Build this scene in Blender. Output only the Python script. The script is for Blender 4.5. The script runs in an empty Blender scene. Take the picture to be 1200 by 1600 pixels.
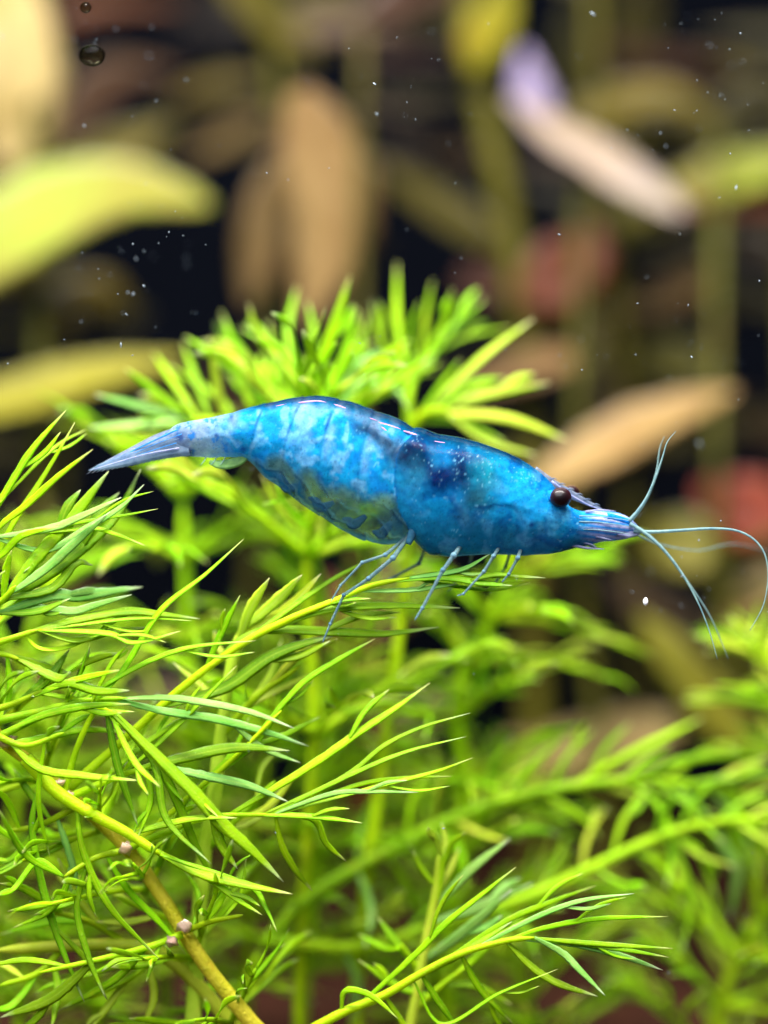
import bpy, math, random
import numpy as np
from mathutils import Vector, Matrix, noise

# ---------------------------------------------------------------- camera, world, lights
# one Blender unit is one centimetre
random.seed(7)
rng = np.random.default_rng(7)
sc = bpy.context.scene
sc.unit_settings.scale_length = 0.01
D = 12.0                      # lens to shrimp
K = 0.003                     # cm per photo pixel in the plane of the shrimp
cam = bpy.data.cameras.new('camera')
cam_o = bpy.data.objects.new('camera', cam)
sc.collection.objects.link(cam_o)
cam_o.location = (0, -D, 0)
cam_o.rotation_euler = (math.radians(90), 0, 0)
cam.sensor_fit = 'HORIZONTAL'
cam.sensor_width = 36
cam.lens = 36 * D / (1200 * K)
cam.clip_start = 0.1
cam.clip_end = 500
cam.dof.use_dof = True
cam.dof.focus_distance = D - 0.10
cam.dof.aperture_fstop = cam.lens / 1000 / 0.74
sc.camera = cam_o

world = bpy.data.worlds.new('World')
sc.world = world
world.use_nodes = True
bg = world.node_tree.nodes['Background']
bg.inputs['Color'].default_value = (0.35, 0.5, 0.75, 1)
bg.inputs['Strength'].default_value = 0.03

def area(name, loc, target, sx, sy, watts, col):
    l = bpy.data.lights.new(name, 'AREA')
    l.shape = 'RECTANGLE'; l.size = sx; l.size_y = sy
    l.energy = watts; l.color = col
    o = bpy.data.objects.new(name, l)
    sc.collection.objects.link(o)
    o.location = loc
    o.rotation_euler = (Vector(target) - Vector(loc)).to_track_quat('-Z', 'Y').to_euler()
    return o
area('tank_lamp_front', (-1.0, -3.0, 9.5), (0, 0.3, -.8), 14, 0.9, 7400, (1.0, 0.97, 0.92))
area('tank_lamp_back', (0.0, 6.5, 11), (0, 5.0, 0), 16, 3.0, 1250, (1.0, 0.95, 0.86))
area('front_fill', (-4.0, -10.0, 8.5), (0, 0, -.8), 16, 10, 4300, (0.92, 0.96, 1.0))  # added soft fill from behind the camera, not a known source

sc.view_settings.view_transform = 'Standard'
sc.view_settings.look = 'None'
sc.view_settings.gamma = 1
sc.view_settings.exposure = 0.0
sc.view_settings.use_curve_mapping = False
sc.render.engine = 'CYCLES'
sc.cycles.use_denoising = True
sc.cycles.max_bounces = 10
sc.cycles.transparent_max_bounces = 16
sc.cycles.sample_clamp_indirect = 6
sc.cycles.caustics_reflective = False
sc.cycles.caustics_refractive = False

# ---------------------------------------------------------------- helpers
COL = sc.collection
def P(px, py, d=0.0):
    s = K * (D + d) / D
    return np.array([(px - 600) * s, d, (800 - py) * s])
def pts(s):
    return [tuple(float(v) for v in p.split(',')) for p in s.split()]
def spline(ctrl, n):
    c = np.asarray(ctrl, float)
    if len(c) == 2:
        c = np.array([c[0], (c[0] + c[1]) / 2, c[1]])
    seg = np.linalg.norm(np.diff(c, axis=0), axis=1)
    t = np.concatenate([[0], np.cumsum(np.sqrt(seg + 1e-9))]); t /= t[-1]
    m = np.zeros_like(c)
    m[1:-1] = (c[2:] - c[:-2]) / (t[2:] - t[:-2])[:, None]
    m[0] = (c[1] - c[0]) / (t[1] - t[0]); m[-1] = (c[-1] - c[-2]) / (t[-1] - t[-2])
    u = np.linspace(0, 1, n)
    i = np.clip(np.searchsorted(t, u, side='right') - 1, 0, len(c) - 2)
    h = (t[i + 1] - t[i])[:, None]; x = ((u - t[i])[:, None]) / h
    return ((2*x**3 - 3*x**2 + 1) * c[i] + (x**3 - 2*x**2 + x) * h * m[i]
            + (-2*x**3 + 3*x**2) * c[i + 1] + (x**3 - x**2) * h * m[i + 1])
def curve1(tab, x):
    """smooth 1-D curve through (x, v) pairs"""
    a = np.asarray(tab, float); X, Y = a[:, 0], a[:, 1]
    d = np.diff(Y) / np.diff(X)
    m = np.zeros(len(X)); m[0] = d[0]; m[-1] = d[-1]
    for k in range(1, len(X) - 1):
        m[k] = 0 if d[k-1] * d[k] <= 0 else 2 * d[k-1] * d[k] / (d[k-1] + d[k])
    x = np.clip(x, X[0], X[-1])
    i = np.clip(np.searchsorted(X, x, side='right') - 1, 0, len(X) - 2)
    h = X[i+1] - X[i]; t = (x - X[i]) / h
    return ((2*t**3-3*t**2+1)*Y[i] + (t**3-2*t**2+t)*h*m[i] + (-2*t**3+3*t**2)*Y[i+1] + (t**3-t**2)*h*m[i+1])

def mesh_obj(name, verts, faces, mat, parent=None, loc=None, uvs=None, cols=None, smooth=True):
    me = bpy.data.meshes.new(name)
    me.from_pydata([tuple(v) for v in verts], [], faces)
    if smooth:
        me.polygons.foreach_set('use_smooth', [True] * len(me.polygons))
    if uvs is not None:
        l = me.uv_layers.new(name='UVMap')
        vi = np.empty(len(me.loops), int); me.loops.foreach_get('vertex_index', vi)
        l.data.foreach_set('uv', np.asarray(uvs, float)[vi].ravel())
    if cols is not None:
        a = me.color_attributes.new('pigment', 'FLOAT_COLOR', 'POINT')
        a.data.foreach_set('color', np.asarray(cols, float).ravel())
    me.materials.append(mat)
    o = bpy.data.objects.new(name, me)
    COL.objects.link(o)
    if parent is not None:
        o.parent = parent
        if loc is not None:
            o.matrix_parent_inverse = Matrix.Translation(-Vector(loc))
    return o
def thing(name, label, cat, loc, group=None):
    o = bpy.data.objects.new(name, None)
    COL.objects.link(o)
    o.empty_display_size = 0.2
    o.location = loc
    o['label'] = label; o['category'] = cat
    if group: o['group'] = group
    return o

LENS = [(-1, 0), (-.55, .75), (0, .5), (.55, .75), (1, 0), (.55, -.6), (0, -1), (-.55, -.6)]
FLAT = [(-1, 0), (-.5, .6), (0, .25), (.5, .6), (1, 0), (.5, -.3), (0, -.7), (-.5, -.3)]
ROUND = [(math.cos(a), math.sin(a)) for a in np.linspace(math.pi, -math.pi, 9)[:-1]]
ROUND12 = [(math.cos(a), math.sin(a)) for a in np.linspace(math.pi, -math.pi, 13)[:-1]]
def sweep(ctrl, n, wfun, thick, ring, nrm, twist=0.0, fold=0.0, rough=0.0):
    """closed tube of section `ring` along a curve; wfun(t) half width, thick: ratio of thickness to half width or fun"""
    c = spline(ctrl, n)
    T = np.gradient(c, axis=0); T /= np.linalg.norm(T, axis=1)[:, None] + 1e-12
    N = np.asarray(nrm, float); N = N / np.linalg.norm(N)
    V = []; UV = []
    m = len(ring)
    ph = rng.uniform(0, 100)
    for i in range(n):
        t = i / (n - 1)
        S = np.cross(T[i], N); q = np.linalg.norm(S)
        S = S / q if q > 1e-4 else np.array([1., 0, 0])
        Nn = np.cross(S, T[i])
        a = twist * (t - .4)
        S, Nn = S * math.cos(a) + Nn * math.sin(a), Nn * math.cos(a) - S * math.sin(a)
        w = wfun(t)
        th = thick(t) if callable(thick) else w * thick
        for k, (s, z) in enumerate(ring):
            j = 1.0
            if rough and abs(s) > .4:
                j = 1 + rough * noise.noise((t * n * .9 + ph, s * 3, ph))
            V.append(c[i] + S * (w * s * j) + Nn * (th * z + fold * w * s * s))
            UV.append((t, .5 + .5 * s))
    F = []
    for i in range(n - 1):
        for k in range(m):
            a, b = i * m + k, i * m + (k + 1) % m
            F.append((a, b, b + m, a + m))
    F.append(tuple(range(m))[::-1]); F.append(tuple(range((n - 1) * m, n * m)))
    return V, F, UV
def leafw(w, base=.45, peak=.45, tip=.05, end=.55):
    def f(t):
        a = base + (1 - base) * math.sin(min(1, t / peak) * math.pi / 2)
        if t > end:
            x = (t - end) / (1 - end)
            a *= max(tip, max(0, 1 - x ** 1.45) ** .8)
        return w * a
    return f
def taper(w0, w1):
    return lambda t: w0 + (w1 - w0) * t

# ---------------------------------------------------------------- materials
def new_mat(name):
    m = bpy.data.materials.new(name); m.use_nodes = True
    nt = m.node_tree; nt.nodes.clear()
    out = nt.nodes.new('ShaderNodeOutputMaterial')
    return m, nt, out
def nd(nt, typ, **kw):
    n = nt.nodes.new(typ)
    for k, v in kw.items():
        if k in ('operation', 'blend_type', 'data_type', 'attribute_name', 'feature', 'distribution', 'noise_dimensions'):
            setattr(n, k, v)
        else:
            n.inputs[k.replace('_', ' ')].default_value = v
    return n
def mixc(nt, fac, a, b, blend='MIX'):
    n = nt.nodes.new('ShaderNodeMix'); n.data_type = 'RGBA'; n.blend_type = blend
    for s, v in ((n.inputs[0], fac), (n.inputs[6], a), (n.inputs[7], b)):
        if hasattr(v, 'is_linked'): nt.links.new(v, s)
        elif isinstance(v, (int, float)): s.default_value = v
        else: s.default_value = (*v, 1)
    return n.outputs[2]
def ramp(nt, src, stops):
    r = nt.nodes.new('ShaderNodeValToRGB')
    e = r.color_ramp.elements
    while len(e) < len(stops): e.new(.5)
    for x, (p, c) in zip(e, stops):
        x.position = p; x.color = (c, c, c, 1) if isinstance(c, (int, float)) else (*c, 1)
    nt.links.new(src, r.inputs[0])
    return r.outputs[0]
def leaf_mat(name, ca, cb, tip=None, trans=.52, nscale=9., gloss=.35, bump=.25, rib=None, bscale=80., coat=.28):
    m, nt, out = new_mat(name)
    L = nt.links.new
    geo = nd(nt, 'ShaderNodeNewGeometry')
    info = nd(nt, 'ShaderNodeObjectInfo')
    n1 = nd(nt, 'ShaderNodeTexNoise', Scale=nscale, Detail=4., Roughness=.6)
    L(geo.outputs['Position'], n1.inputs['Vector'])
    f = ramp(nt, n1.outputs['Fac'], [(.35, 0.), (.65, 1.)])
    col = mixc(nt, f, ca, cb)
    hsv = nd(nt, 'ShaderNodeHueSaturation')
    mr = nd(nt, 'ShaderNodeMapRange'); mr.inputs['To Min'].default_value = .485; mr.inputs['To Max'].default_value = .515
    L(info.outputs['Random'], mr.inputs['Value']); L(mr.outputs[0], hsv.inputs['Hue'])
    mv = nd(nt, 'ShaderNodeMapRange'); mv.inputs['To Min'].default_value = .72; mv.inputs['To Max'].default_value = 1.25
    mm = nd(nt, 'ShaderNodeMath', operation='FRACT')
    mul = nd(nt, 'ShaderNodeMath', operation='MULTIPLY'); mul.inputs[1].default_value = 17.3
    L(info.outputs['Random'], mul.inputs[0]); L(mul.outputs[0], mm.inputs[0]); L(mm.outputs[0], mv.inputs['Value'])
    L(mv.outputs[0], hsv.inputs['Value']); L(col, hsv.inputs['Color'])
    col = hsv.outputs[0]
    uv = nd(nt, 'ShaderNodeUVMap'); sep = nd(nt, 'ShaderNodeSeparateXYZ'); L(uv.outputs[0], sep.inputs[0])
    wn = nd(nt, 'ShaderNodeTexNoise', Scale=nscale * .7, Detail=6., Roughness=.7)
    L(geo.outputs['Position'], wn.inputs['Vector'])
    col = mixc(nt, ramp(nt, wn.outputs['Fac'], [(.58, 0.), (.72, .45)]), col, (ca[0] * 1.1 + .06, ca[1] * .62, ca[2] + .008))
    if rib:
        r = ramp(nt, sep.outputs[1], [(.40, 0.), (.5, .75), (.60, 0.)])
        col = mixc(nt, r, col, rib)
    if tip:
        t = ramp(nt, sep.outputs[0], [(.86, 0.), (1., .9)])
        col = mixc(nt, t, col, tip)
    bt = nd(nt, 'ShaderNodeTexNoise', Scale=bscale, Detail=3., Roughness=.65)
    L(geo.outputs['Position'], bt.inputs['Vector'])
    spk = ramp(nt, bt.outputs['Fac'], [(.60, 0.), (.72, .35)])
    col = mixc(nt, spk, col, tuple(min(1, c * 1.6 + .12) for c in ca))
    bp = nd(nt, 'ShaderNodeBump', Strength=bump, Distance=.02)
    L(bt.outputs['Fac'], bp.inputs['Height'])
    df = nd(nt, 'ShaderNodeBsdfDiffuse'); tr = nd(nt, 'ShaderNodeBsdfTranslucent')
    gl = nd(nt, 'ShaderNodeBsdfGlossy', Roughness=gloss)
    gm = nd(nt, 'ShaderNodeGamma', Gamma=.6); L(col, gm.inputs[0])
    L(col, df.inputs[0]); L(gm.outputs[0], tr.inputs[0])
    for x in (df, tr, gl): L(bp.outputs[0], x.inputs['Normal'])
    mx = nd(nt, 'ShaderNodeMixShader'); mx.inputs[0].default_value = trans
    L(df.outputs[0], mx.inputs[1]); L(tr.outputs[0], mx.inputs[2])
    lw = nd(nt, 'ShaderNodeFresnel'); lw.inputs[0].default_value = 1.38
    L(bp.outputs[0], lw.inputs['Normal'])
    sc_ = nd(nt, 'ShaderNodeMath', operation='MULTIPLY'); sc_.inputs[1].default_value = coat
    L(lw.outputs[0], sc_.inputs[0])
    m2 = nd(nt, 'ShaderNodeMixShader')
    L(sc_.outputs[0], m2.inputs[0]); L(mx.outputs[0], m2.inputs[1]); L(gl.outputs[0], m2.inputs[2])
    L(m2.outputs[0], out.inputs[0])
    return m

LIME = leaf_mat('leaf_lime', (.37, .69, .004), (.25, .56, .004), tip=(.66, .62, .26), rib=(.50, .64, .02))
DARK = leaf_mat('leaf_deep_green', (.26, .48, .006), (.17, .38, .005), tip=(.5, .55, .30), rib=(.34, .5, .02))
MINT = leaf_mat('leaf_sheen_mint', (.36, .68, .14), (.24, .58, .08), tip=(.66, .68, .50), rib=(.36, .60, .08), coat=.5)  # paler copy of the leaf with the lamp sheen put into its colour
PALE = leaf_mat('leaf_pale_overexposed', (.58, .72, .05), (.46, .64, .025), tip=(.74, .66, .42), rib=(.62, .76, .16))  # lime leaf with overexposure put into its base colour
STEML = leaf_mat('stem_lime', (.44, .68, .006), (.32, .58, .005), trans=.4)
STEMP = leaf_mat('stem_pale', (.62, .76, .06), (.50, .68, .03), trans=.4)  # stem to match, overexposed brightness put into the colour
STEMO = leaf_mat('stem_orange', (.66, .50, .04), (.52, .44, .02), trans=.3, bscale=50, bump=.7)
NODE = leaf_mat('node_pink', (.75, .50, .38), (.62, .38, .24), trans=.3)
FM = {'L': LIME, 'D': DARK, 'M': MINT, 'P': PALE}
def bmat(name, ca, cb, **k):
    kk = .82 * k.pop('k', .50); ca = tuple(kk * x for x in ca); cb = tuple(kk * x for x in cb)
    return leaf_mat(name, ca, cb, trans=k.pop('trans', .3), nscale=k.pop('nscale', 1.6), bump=.1, gloss=.45, bscale=12, **k)

# ---------------------------------------------------------------- setting
def simple(name, col, rough=.8, col2=None, scale=3., bump=0., bscale=20.):
    m, nt, out = new_mat(name)
    b = nd(nt, 'ShaderNodeBsdfPrincipled', Roughness=rough)
    b.inputs['Specular IOR Level'].default_value = .05
    geo = nd(nt, 'ShaderNodeNewGeometry')
    n1 = nd(nt, 'ShaderNodeTexNoise', Scale=scale, Detail=5.)
    nt.links.new(geo.outputs['Position'], n1.inputs['Vector'])
    c = mixc(nt, ramp(nt, n1.outputs['Fac'], [(.35, 0.), (.65, 1.)]), col, col2 or tuple(.6 * x for x in col))
    nt.links.new(c, b.inputs['Base Color'])
    if bump:
        bt = nd(nt, 'ShaderNodeTexNoise', Scale=bscale, Detail=4.)
        nt.links.new(geo.outputs['Position'], bt.inputs['Vector'])
        bp = nd(nt, 'ShaderNodeBump', Strength=bump, Distance=.1)
        nt.links.new(bt.outputs['Fac'], bp.inputs['Height']); nt.links.new(bp.outputs[0], b.inputs['Normal'])
    nt.links.new(b.outputs[0], out.inputs[0])
    return m
GZ = -3.1
nx, ny = 110, 90
V = []; F = []
for j in range(ny):
    for i in range(nx):
        x = -14 + 28 * i / (nx - 1); y = -4 + 19 * j / (ny - 1)
        z = GZ + .18 * noise.noise((x * .5, y * .5, 3)) + .10 * noise.noise((x * 2.2, y * 2.2, 9)) + .07 * noise.noise((x * 6, y * 6, 1))
        V.append((x, y, z))
for j in range(ny - 1):
    for i in range(nx - 1):
        a = j * nx + i; F.append((a, a + 1, a + nx + 1, a + nx))
g = mesh_obj('ground', V, F, simple('soil', (.040, .013, .007), col2=(.018, .008, .005), bump=.8, bscale=9))
g['kind'] = 'structure'; g['label'] = 'dark red brown planted soil at the bottom of the tank'
wall = mesh_obj('back_wall', [(-14, 14.4, GZ - .5), (14, 14.4, GZ - .5), (14, 14.4, 11), (-14, 14.4, 11), (-14, 14.9, GZ - .5), (14, 14.9, GZ - .5), (14, 14.9, 11), (-14, 14.9, 11)],
                [(0, 1, 2, 3), (7, 6, 5, 4), (0, 4, 5, 1), (3, 2, 6, 7), (0, 3, 7, 4), (1, 5, 6, 2)],
                simple('dark_backing', (.0016, .0024, .005), col2=(.001, .0015, .0035), rough=1.0), smooth=False)
wall['kind'] = 'structure'; wall['label'] = 'near black back wall of the aquarium'

# ---------------------------------------------------------------- broad-leaved plants far behind
def broad_plant(name, label, stem, d, leaves, sm, group='broad-leaved plants at the back', sw=.055):
    """stem: px polyline from the soil up; leaves: (px polyline, half width px, material, depth offsets, facing)"""
    S = [P(x, y, d) for x, y in pts(stem)]
    S[0][2] = GZ - .1
    base = Vector(S[0])
    root = thing(name, label, 'plant', base, group)
    v, f, uv = sweep(S, 28, taper(sw, sw * .7), 1.0, ROUND, (0, -1, .1), rough=.1)
    mesh_obj('stem', v, f, sm, root, base, uv)
    extra = []
    ss = pts(stem)
    for k in range(6):
        yy = random.uniform(-60, 720)
        x0 = np.interp(yy, [q[1] for q in ss][::-1], [q[0] for q in ss][::-1])
        sg = random.choice((-1, 1)); ln = random.uniform(130, 260); up = random.uniform(-60, 110)
        extra.append((f'{x0:.0f},{yy:.0f} {x0 + sg * ln * .35:.0f},{yy - up * .5:.0f} {x0 + sg * ln * .7:.0f},{yy - up * .7:.0f} {x0 + sg * ln:.0f},{yy - up * .5:.0f}',
                      random.uniform(22, 50), random.choice((OLIVED, BROWN, GREYB, OLIVED, OLIVE, OLIVED, BROWN, RUSTD)), random.uniform(.6, 1.0), random.uniform(1.4, 3.4), random.choice((UP, FR, TL))))
    for pl, w, mat, d0, d1, nrm in list(leaves) + extra:
        pp = pts(pl)
        n = len(pp)
        c = [P(x, y, d + d0 + (d1 - d0) * k / (n - 1)) for k, (x, y) in enumerate(pp)]
        hw = w * K * (D + d) / D
        # petiole: thin start from the stem
        near = min(S, key=lambda q: np.linalg.norm(q - c[0]))
        v, f, uv = sweep(c, 26, (lambda t, h=hw * 1.12: h * (.04 + .96 * max(0, math.sin(math.pi * (.03 + .96 * t) ** .85)) ** .85)), .07, FLAT, nrm, twist=random.uniform(-.25, .25), fold=random.uniform(.1, .35), rough=.16)
        lf = mesh_obj('leaf', v, f, mat, root, base, uv)
        sx = S[-1]
        ss = spline(S, 60); q = ss[np.argmin(np.linalg.norm(ss - c[0], axis=1))]
        if np.linalg.norm(q - c[0]) > .08:
            midp = (q + c[0]) / 2 + np.array([0, 0, -.06])
            v, f, uv = sweep([q, midp, c[0] + (c[1] - c[0]) * .08], 10, taper(.035, .03), 1.0, ROUND, (0, -1, .1))
            mesh_obj('leaf_stalk', v, f, sm, lf)
    return root
OLIVE = bmat('leaf_olive', (.22, .17, .018), (.12, .10, .012), k=.52)
OLIVED = bmat('leaf_dark_olive', (.085, .075, .010), (.05, .042, .010))
YELG = bmat('leaf_yellow_green', (.54, .60, .06), (.40, .30, .06), k=.50)
YEL = bmat('leaf_yellow', (.42, .38, .025), (.30, .28, .02), k=0.6)
CREAM = bmat('leaf_cream', (.80, .58, .28), (.62, .40, .14), k=.78)
TAN = bmat('leaf_tan', (.50, .34, .12), (.34, .21, .06), k=.56)
TAND = bmat('leaf_brown_tan', (.30, .18, .06), (.18, .11, .035))
BROWN = bmat('leaf_brown', (.12, .065, .022), (.07, .04, .015))
GREYB = bmat('leaf_grey_brown', (.24, .17, .10), (.14, .10, .06))
RUST = bmat('leaf_rust', (.26, .075, .02), (.15, .045, .014), k=.42)
RUSTD = bmat('leaf_dark_rust', (.10, .035, .014), (.06, .022, .01))
RED = bmat('leaf_red', (.46, .06, .035), (.26, .03, .02), k=.5)
WHITE = bmat('leaf_bleached', (.74, .62, .52), (.66, .48, .32), k=.58)
LILAC = bmat('leaf_lilac', (.42, .36, .56), (.34, .28, .46), k=0.8)
STEMB = bmat('stem_olive', (.17, .16, .014), (.11, .10, .01), k=.55)
UP = (0, -.8, .75); FR = (.1, -1, .25); TL = (.35, -.9, .5)
broad_plant('broad_leaf_plant', 'blurred plant with a cream leaf at top left and a big yellow green leaf', '60,1500 90,800 95,500 60,250 70,-60', 5.0, [
    ('10,270 24,190 25,110 15,20 -10,-120', 66, CREAM, -.2, -.6, FR),
    ('-190,500 -60,420 60,345 190,300 330,320', 84, YELG, -1.3, -1.0, UP),
    ('60,300 160,245 230,215 270,190', 38, OLIVE, .2, .4, UP),
    ('85,240 170,120 290,115', 42, BROWN, .4, 1.0, UP),
    ('80,40 150,10 290,5', 26, RUST, .5, .9, UP),
    ('-120,650 0,632 150,590 290,560', 40, YEL, -1.6, -1.4, UP)], STEMB)
broad_plant('broad_leaf_plant', 'blurred plant with a pair of pointed tan leaves hanging above the shrimp', '360,1500 400,900 415,600 440,200 400,-80', 5.3, [
    ('466,140 500,230 524,330 505,420 475,510', 60, TAN, -1.2, -1.2, FR),
    ('445,240 420,330 400,420 385,480', 34, TAND, -1.0, -1.0, FR),
    ('440,190 455,320 440,420 432,470', 26, BROWN, -.6, -.6, FR),
    ('330,-60 390,0 440,50 500,90', 44, OLIVE, -.2, .2, UP),
    ('430,180 350,220 280,250', 34, TAND, .4, .8, UP),
    ('410,60 520,40 600,35 730,60', 34, GREYB, .5, 1.0, UP),
    ('420,130 330,140 250,170', 30, OLIVE, .8, 1.2, UP)], STEMB)
broad_plant('broad_leaf_plant', 'blurred plant with an upright olive stem and a yellow leaf at the top', '840,1500 830,700 800,380 765,200 735,60 730,-60', 4.6, [
    ('735,110 752,70 775,30 800,-40', 34, YEL, -.2, -.4, FR),
    ('800,395 740,360 660,305 580,250', 34, OLIVE, .3, .7, UP),
    ('810,420 760,440 720,430', 40, RUST, .4, .5, FR),
    ('815,470 860,445 910,400 925,350', 52, RUST, -.2, .0, FR),
    ('770,250 680,240 590,235', 22, BROWN, .5, 1.0, UP)], STEMB, sw=.10)
broad_plant('broad_leaf_plant', 'blurred plant with a bleached white leaf and a lilac leaf tip', '1010,1500 985,800 965,480 945,330 930,100 925,-80', 5.1, [
    ('1070,335 1000,297 930,255 860,210 795,155', 38, WHITE, -.5, -.6, UP),
    ('850,215 838,170 826,130 818,75', 27, LILAC, -.3, -.3, FR),
    ('880,200 960,165 1050,155 1135,195', 36, OLIVE, -.1, .1, UP),
    ('930,400 960,350 1040,320', 30, OLIVE, .2, .3, UP),
    ('955,-60 905,80 890,200', 34, OLIVED, 1.2, 1.4, FR),
    ('1010,-40 990,60 985,150', 34, OLIVED, 1.2, 1.4, FR)], STEMB)
broad_plant('broad_leaf_plant', 'blurred plant with a yellow green leaf and grey brown leaves on the right edge', '1250,1500 1245,800 1235,420 1240,100', 5.2, [
    ('1040,300 1110,290 1180,270 1290,240', 46, YELG, -.3, -.2, UP),
    ('1020,325 1100,320 1250,330', 20, RUST, -.5, -.3, UP),
    ('1240,400 1150,385 1050,365', 36, GREYB, .0, .2, UP),
    ('1240,480 1120,455 990,455', 32, OLIVED, .2, .4, UP),
    ('1250,150 1180,190 1090,225', 34, OLIVED, .8, 1.2, UP)], STEMB)
broad_plant('broad_leaf_plant', 'blurred plant with a long peach tan leaf slanting up behind the head of the shrimp', '960,1500 930,1100 900,820 905,560', 4.1, [
    ('830,765 930,710 1030,655 1150,610', 42, TAN, -.6, -.4, UP),
    ('915,560 850,570 780,590 710,620', 36, TAND, .2, .3, UP),
    ('905,700 960,680 1060,690 1220,640', 30, OLIVED, .6, 1.0, UP),
    ('930,560 900,500 880,480', 40, OLIVE, .6, .8, FR)], STEMB)
broad_plant('broad_leaf_plant', 'blurred plant with a red leaf and a round yellow leaf below the antennae', '1190,1500 1180,1200 1140,1000 1120,860', 3.9, [
    ('1230,830 1160,800 1090,760', 58, RED, .3, .4, FR),
    ('1100,890 1060,850 1010,820', 52, YEL, -.1, .1, FR),
    ('1250,900 1180,940 1110,990', 38, TAN, .0, .1, UP),
    ('1180,1190 1110,1100 1040,1010 1000,960', 34, YEL, -.6, -.5, FR),
    ('1060,1130 960,1170 860,1180 780,1160', 56, TAN, .4, .6, UP),
    ('1130,1010 1030,960 950,900', 40, BROWN, .6, .9, UP)], STEMB)
broad_plant('broad_leaf_plant', 'blurred plant with brown leaves hidden behind the feathery greens at the left', '180,1550 160,1200 110,960 60,780', 3.6, [
    ('140,1000 90,900 40,800 10,760', 46, BROWN, .3, .3, FR),
    ('150,1080 100,1070 20,1050', 46, RUST, .3, .5, UP),
    ('170,1150 260,1100 350,1080', 40, BROWN, .3, .5, UP)], STEMB)
broad_plant('broad_leaf_plant', 'blurred plant with rust brown leaves glimpsed under the legs of the shrimp', '600,1600 600,1300 575,1100 560,960', 3.6, [
    ('580,1000 620,930 690,880', 42, TAND, .0, .1, FR),
    ('570,1040 520,960 500,900', 40, RUST, .0, .1, FR),
    ('590,1130 590,1230 560,1330', 46, RUST, -.2, -.2, FR),
    ('600,1150 660,1110 720,1090', 34, TAND, .1, .2, UP)], STEMB)

# ---------------------------------------------------------------- feathery plants
def frond_part(root, base, rach, w, depth, leaves, rmat=None, spread=.22, facing=None):
    """rach: px polyline of the frond's axis; leaves: 'mat:w:x,y x,y ...' """
    rp = pts(rach); n = len(rp)
    d0, d1 = depth if isinstance(depth, tuple) else (depth, depth)
    c = [P(x, y, d0 + (d1 - d0) * k / (n - 1)) for k, (x, y) in enumerate(rp)]
    hw = w * K / 2
    v, f, uv = sweep(c, max(10, 6 * n), lambda t: hw * (1 - .45 * t) * (1 if t < .93 else max(.25, 1 - (t - .93) * 10)), .8, ROUND, (0, -1, .2), rough=.05)
    fr = mesh_obj('frond', v, f, rmat or STEML, root, base, uv)
    rs = spline(c, 80)
    for s in leaves:
        m, lw, pl = s.split(':')
        pp = pts(pl)
        q = P(pp[0][0], pp[0][1], (d0 + d1) / 2)
        i = np.argmin(np.linalg.norm((rs - q)[:, [0, 2]], axis=1))
        ds = rs[i][1]
        de = ds + random.uniform(-spread, spread)
        k = len(pp)
        cc = [P(x, y, ds + (de - ds) * (j / (k - 1)) ** 1.3) for j, (x, y) in enumerate(pp)]
        if np.linalg.norm(rs[i] - cc[0]) < .14:
            cc[0] = rs[i]
        else:
            cc.insert(0, rs[i])
        nr = facing or (random.uniform(-.4, .4), -1, random.uniform(.15, .75))
        v, f, uv = sweep(cc, 26, leafw(float(lw) * K / 2 * (.95 if d0 < .8 else .74)), .22, LENS, nr, twist=random.uniform(-.6, .6), rough=.2)
        mesh_obj('leaflet', v, f, FM[m], fr, None, uv)
        ln = np.linalg.norm(np.asarray(cc[-1]) - cc[0])
        if ln > .28 and random.random() < .45:             # forked: a shorter prong leaves the side
            L_ = spline(cc, 40); b = random.randint(16, 26); t = L_[b + 1] - L_[b]; t /= np.linalg.norm(t)
            sd = np.cross(t, (0, -1, 0)) * random.choice((-1, 1)); pl_ = ln * random.uniform(.25, .4)
            e1 = L_[b] + (t + sd * .45) * pl_ * .5; e2 = e1 + (t + sd * .12 + np.array([0, random.uniform(-.2, .2), 0])) * pl_ * .5
            v, f, uv = sweep([L_[b], e1, e2], 14, leafw(float(lw) * K / 2 * .68), .22, LENS, nr, twist=random.uniform(-.6, .6), rough=.2)
            mesh_obj('leaflet', v, f, FM[m], fr, None, uv)
    return fr

def side_leaves(poly, n):
    c = spline([(x, y, 0) for x, y in pts(poly)], 120); out = []
    for k in range(n):
        i = int(118 * (k + random.random() * .8) / n); p = c[i][:2]; t = c[min(119, i + 1)][:2] - p; t = t / np.linalg.norm(t)
        a = math.radians(random.uniform(25, 60)) * (1 if k % 2 else -1); ln = random.uniform(70, 140)
        d = np.array([t[0] * math.cos(a) - t[1] * math.sin(a), t[0] * math.sin(a) + t[1] * math.cos(a)])
        q = p + d * ln * .5; e = q + (d + t * .5) / np.linalg.norm(d + t * .5) * ln * .5
        out.append(f"{random.choice('LLLPD')}:{random.uniform(11, 16):.0f}:{p[0]:.0f},{p[1]:.0f} {q[0]:.0f},{q[1]:.0f} {e[0]:.0f},{e[1]:.0f}")
    return out
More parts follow.
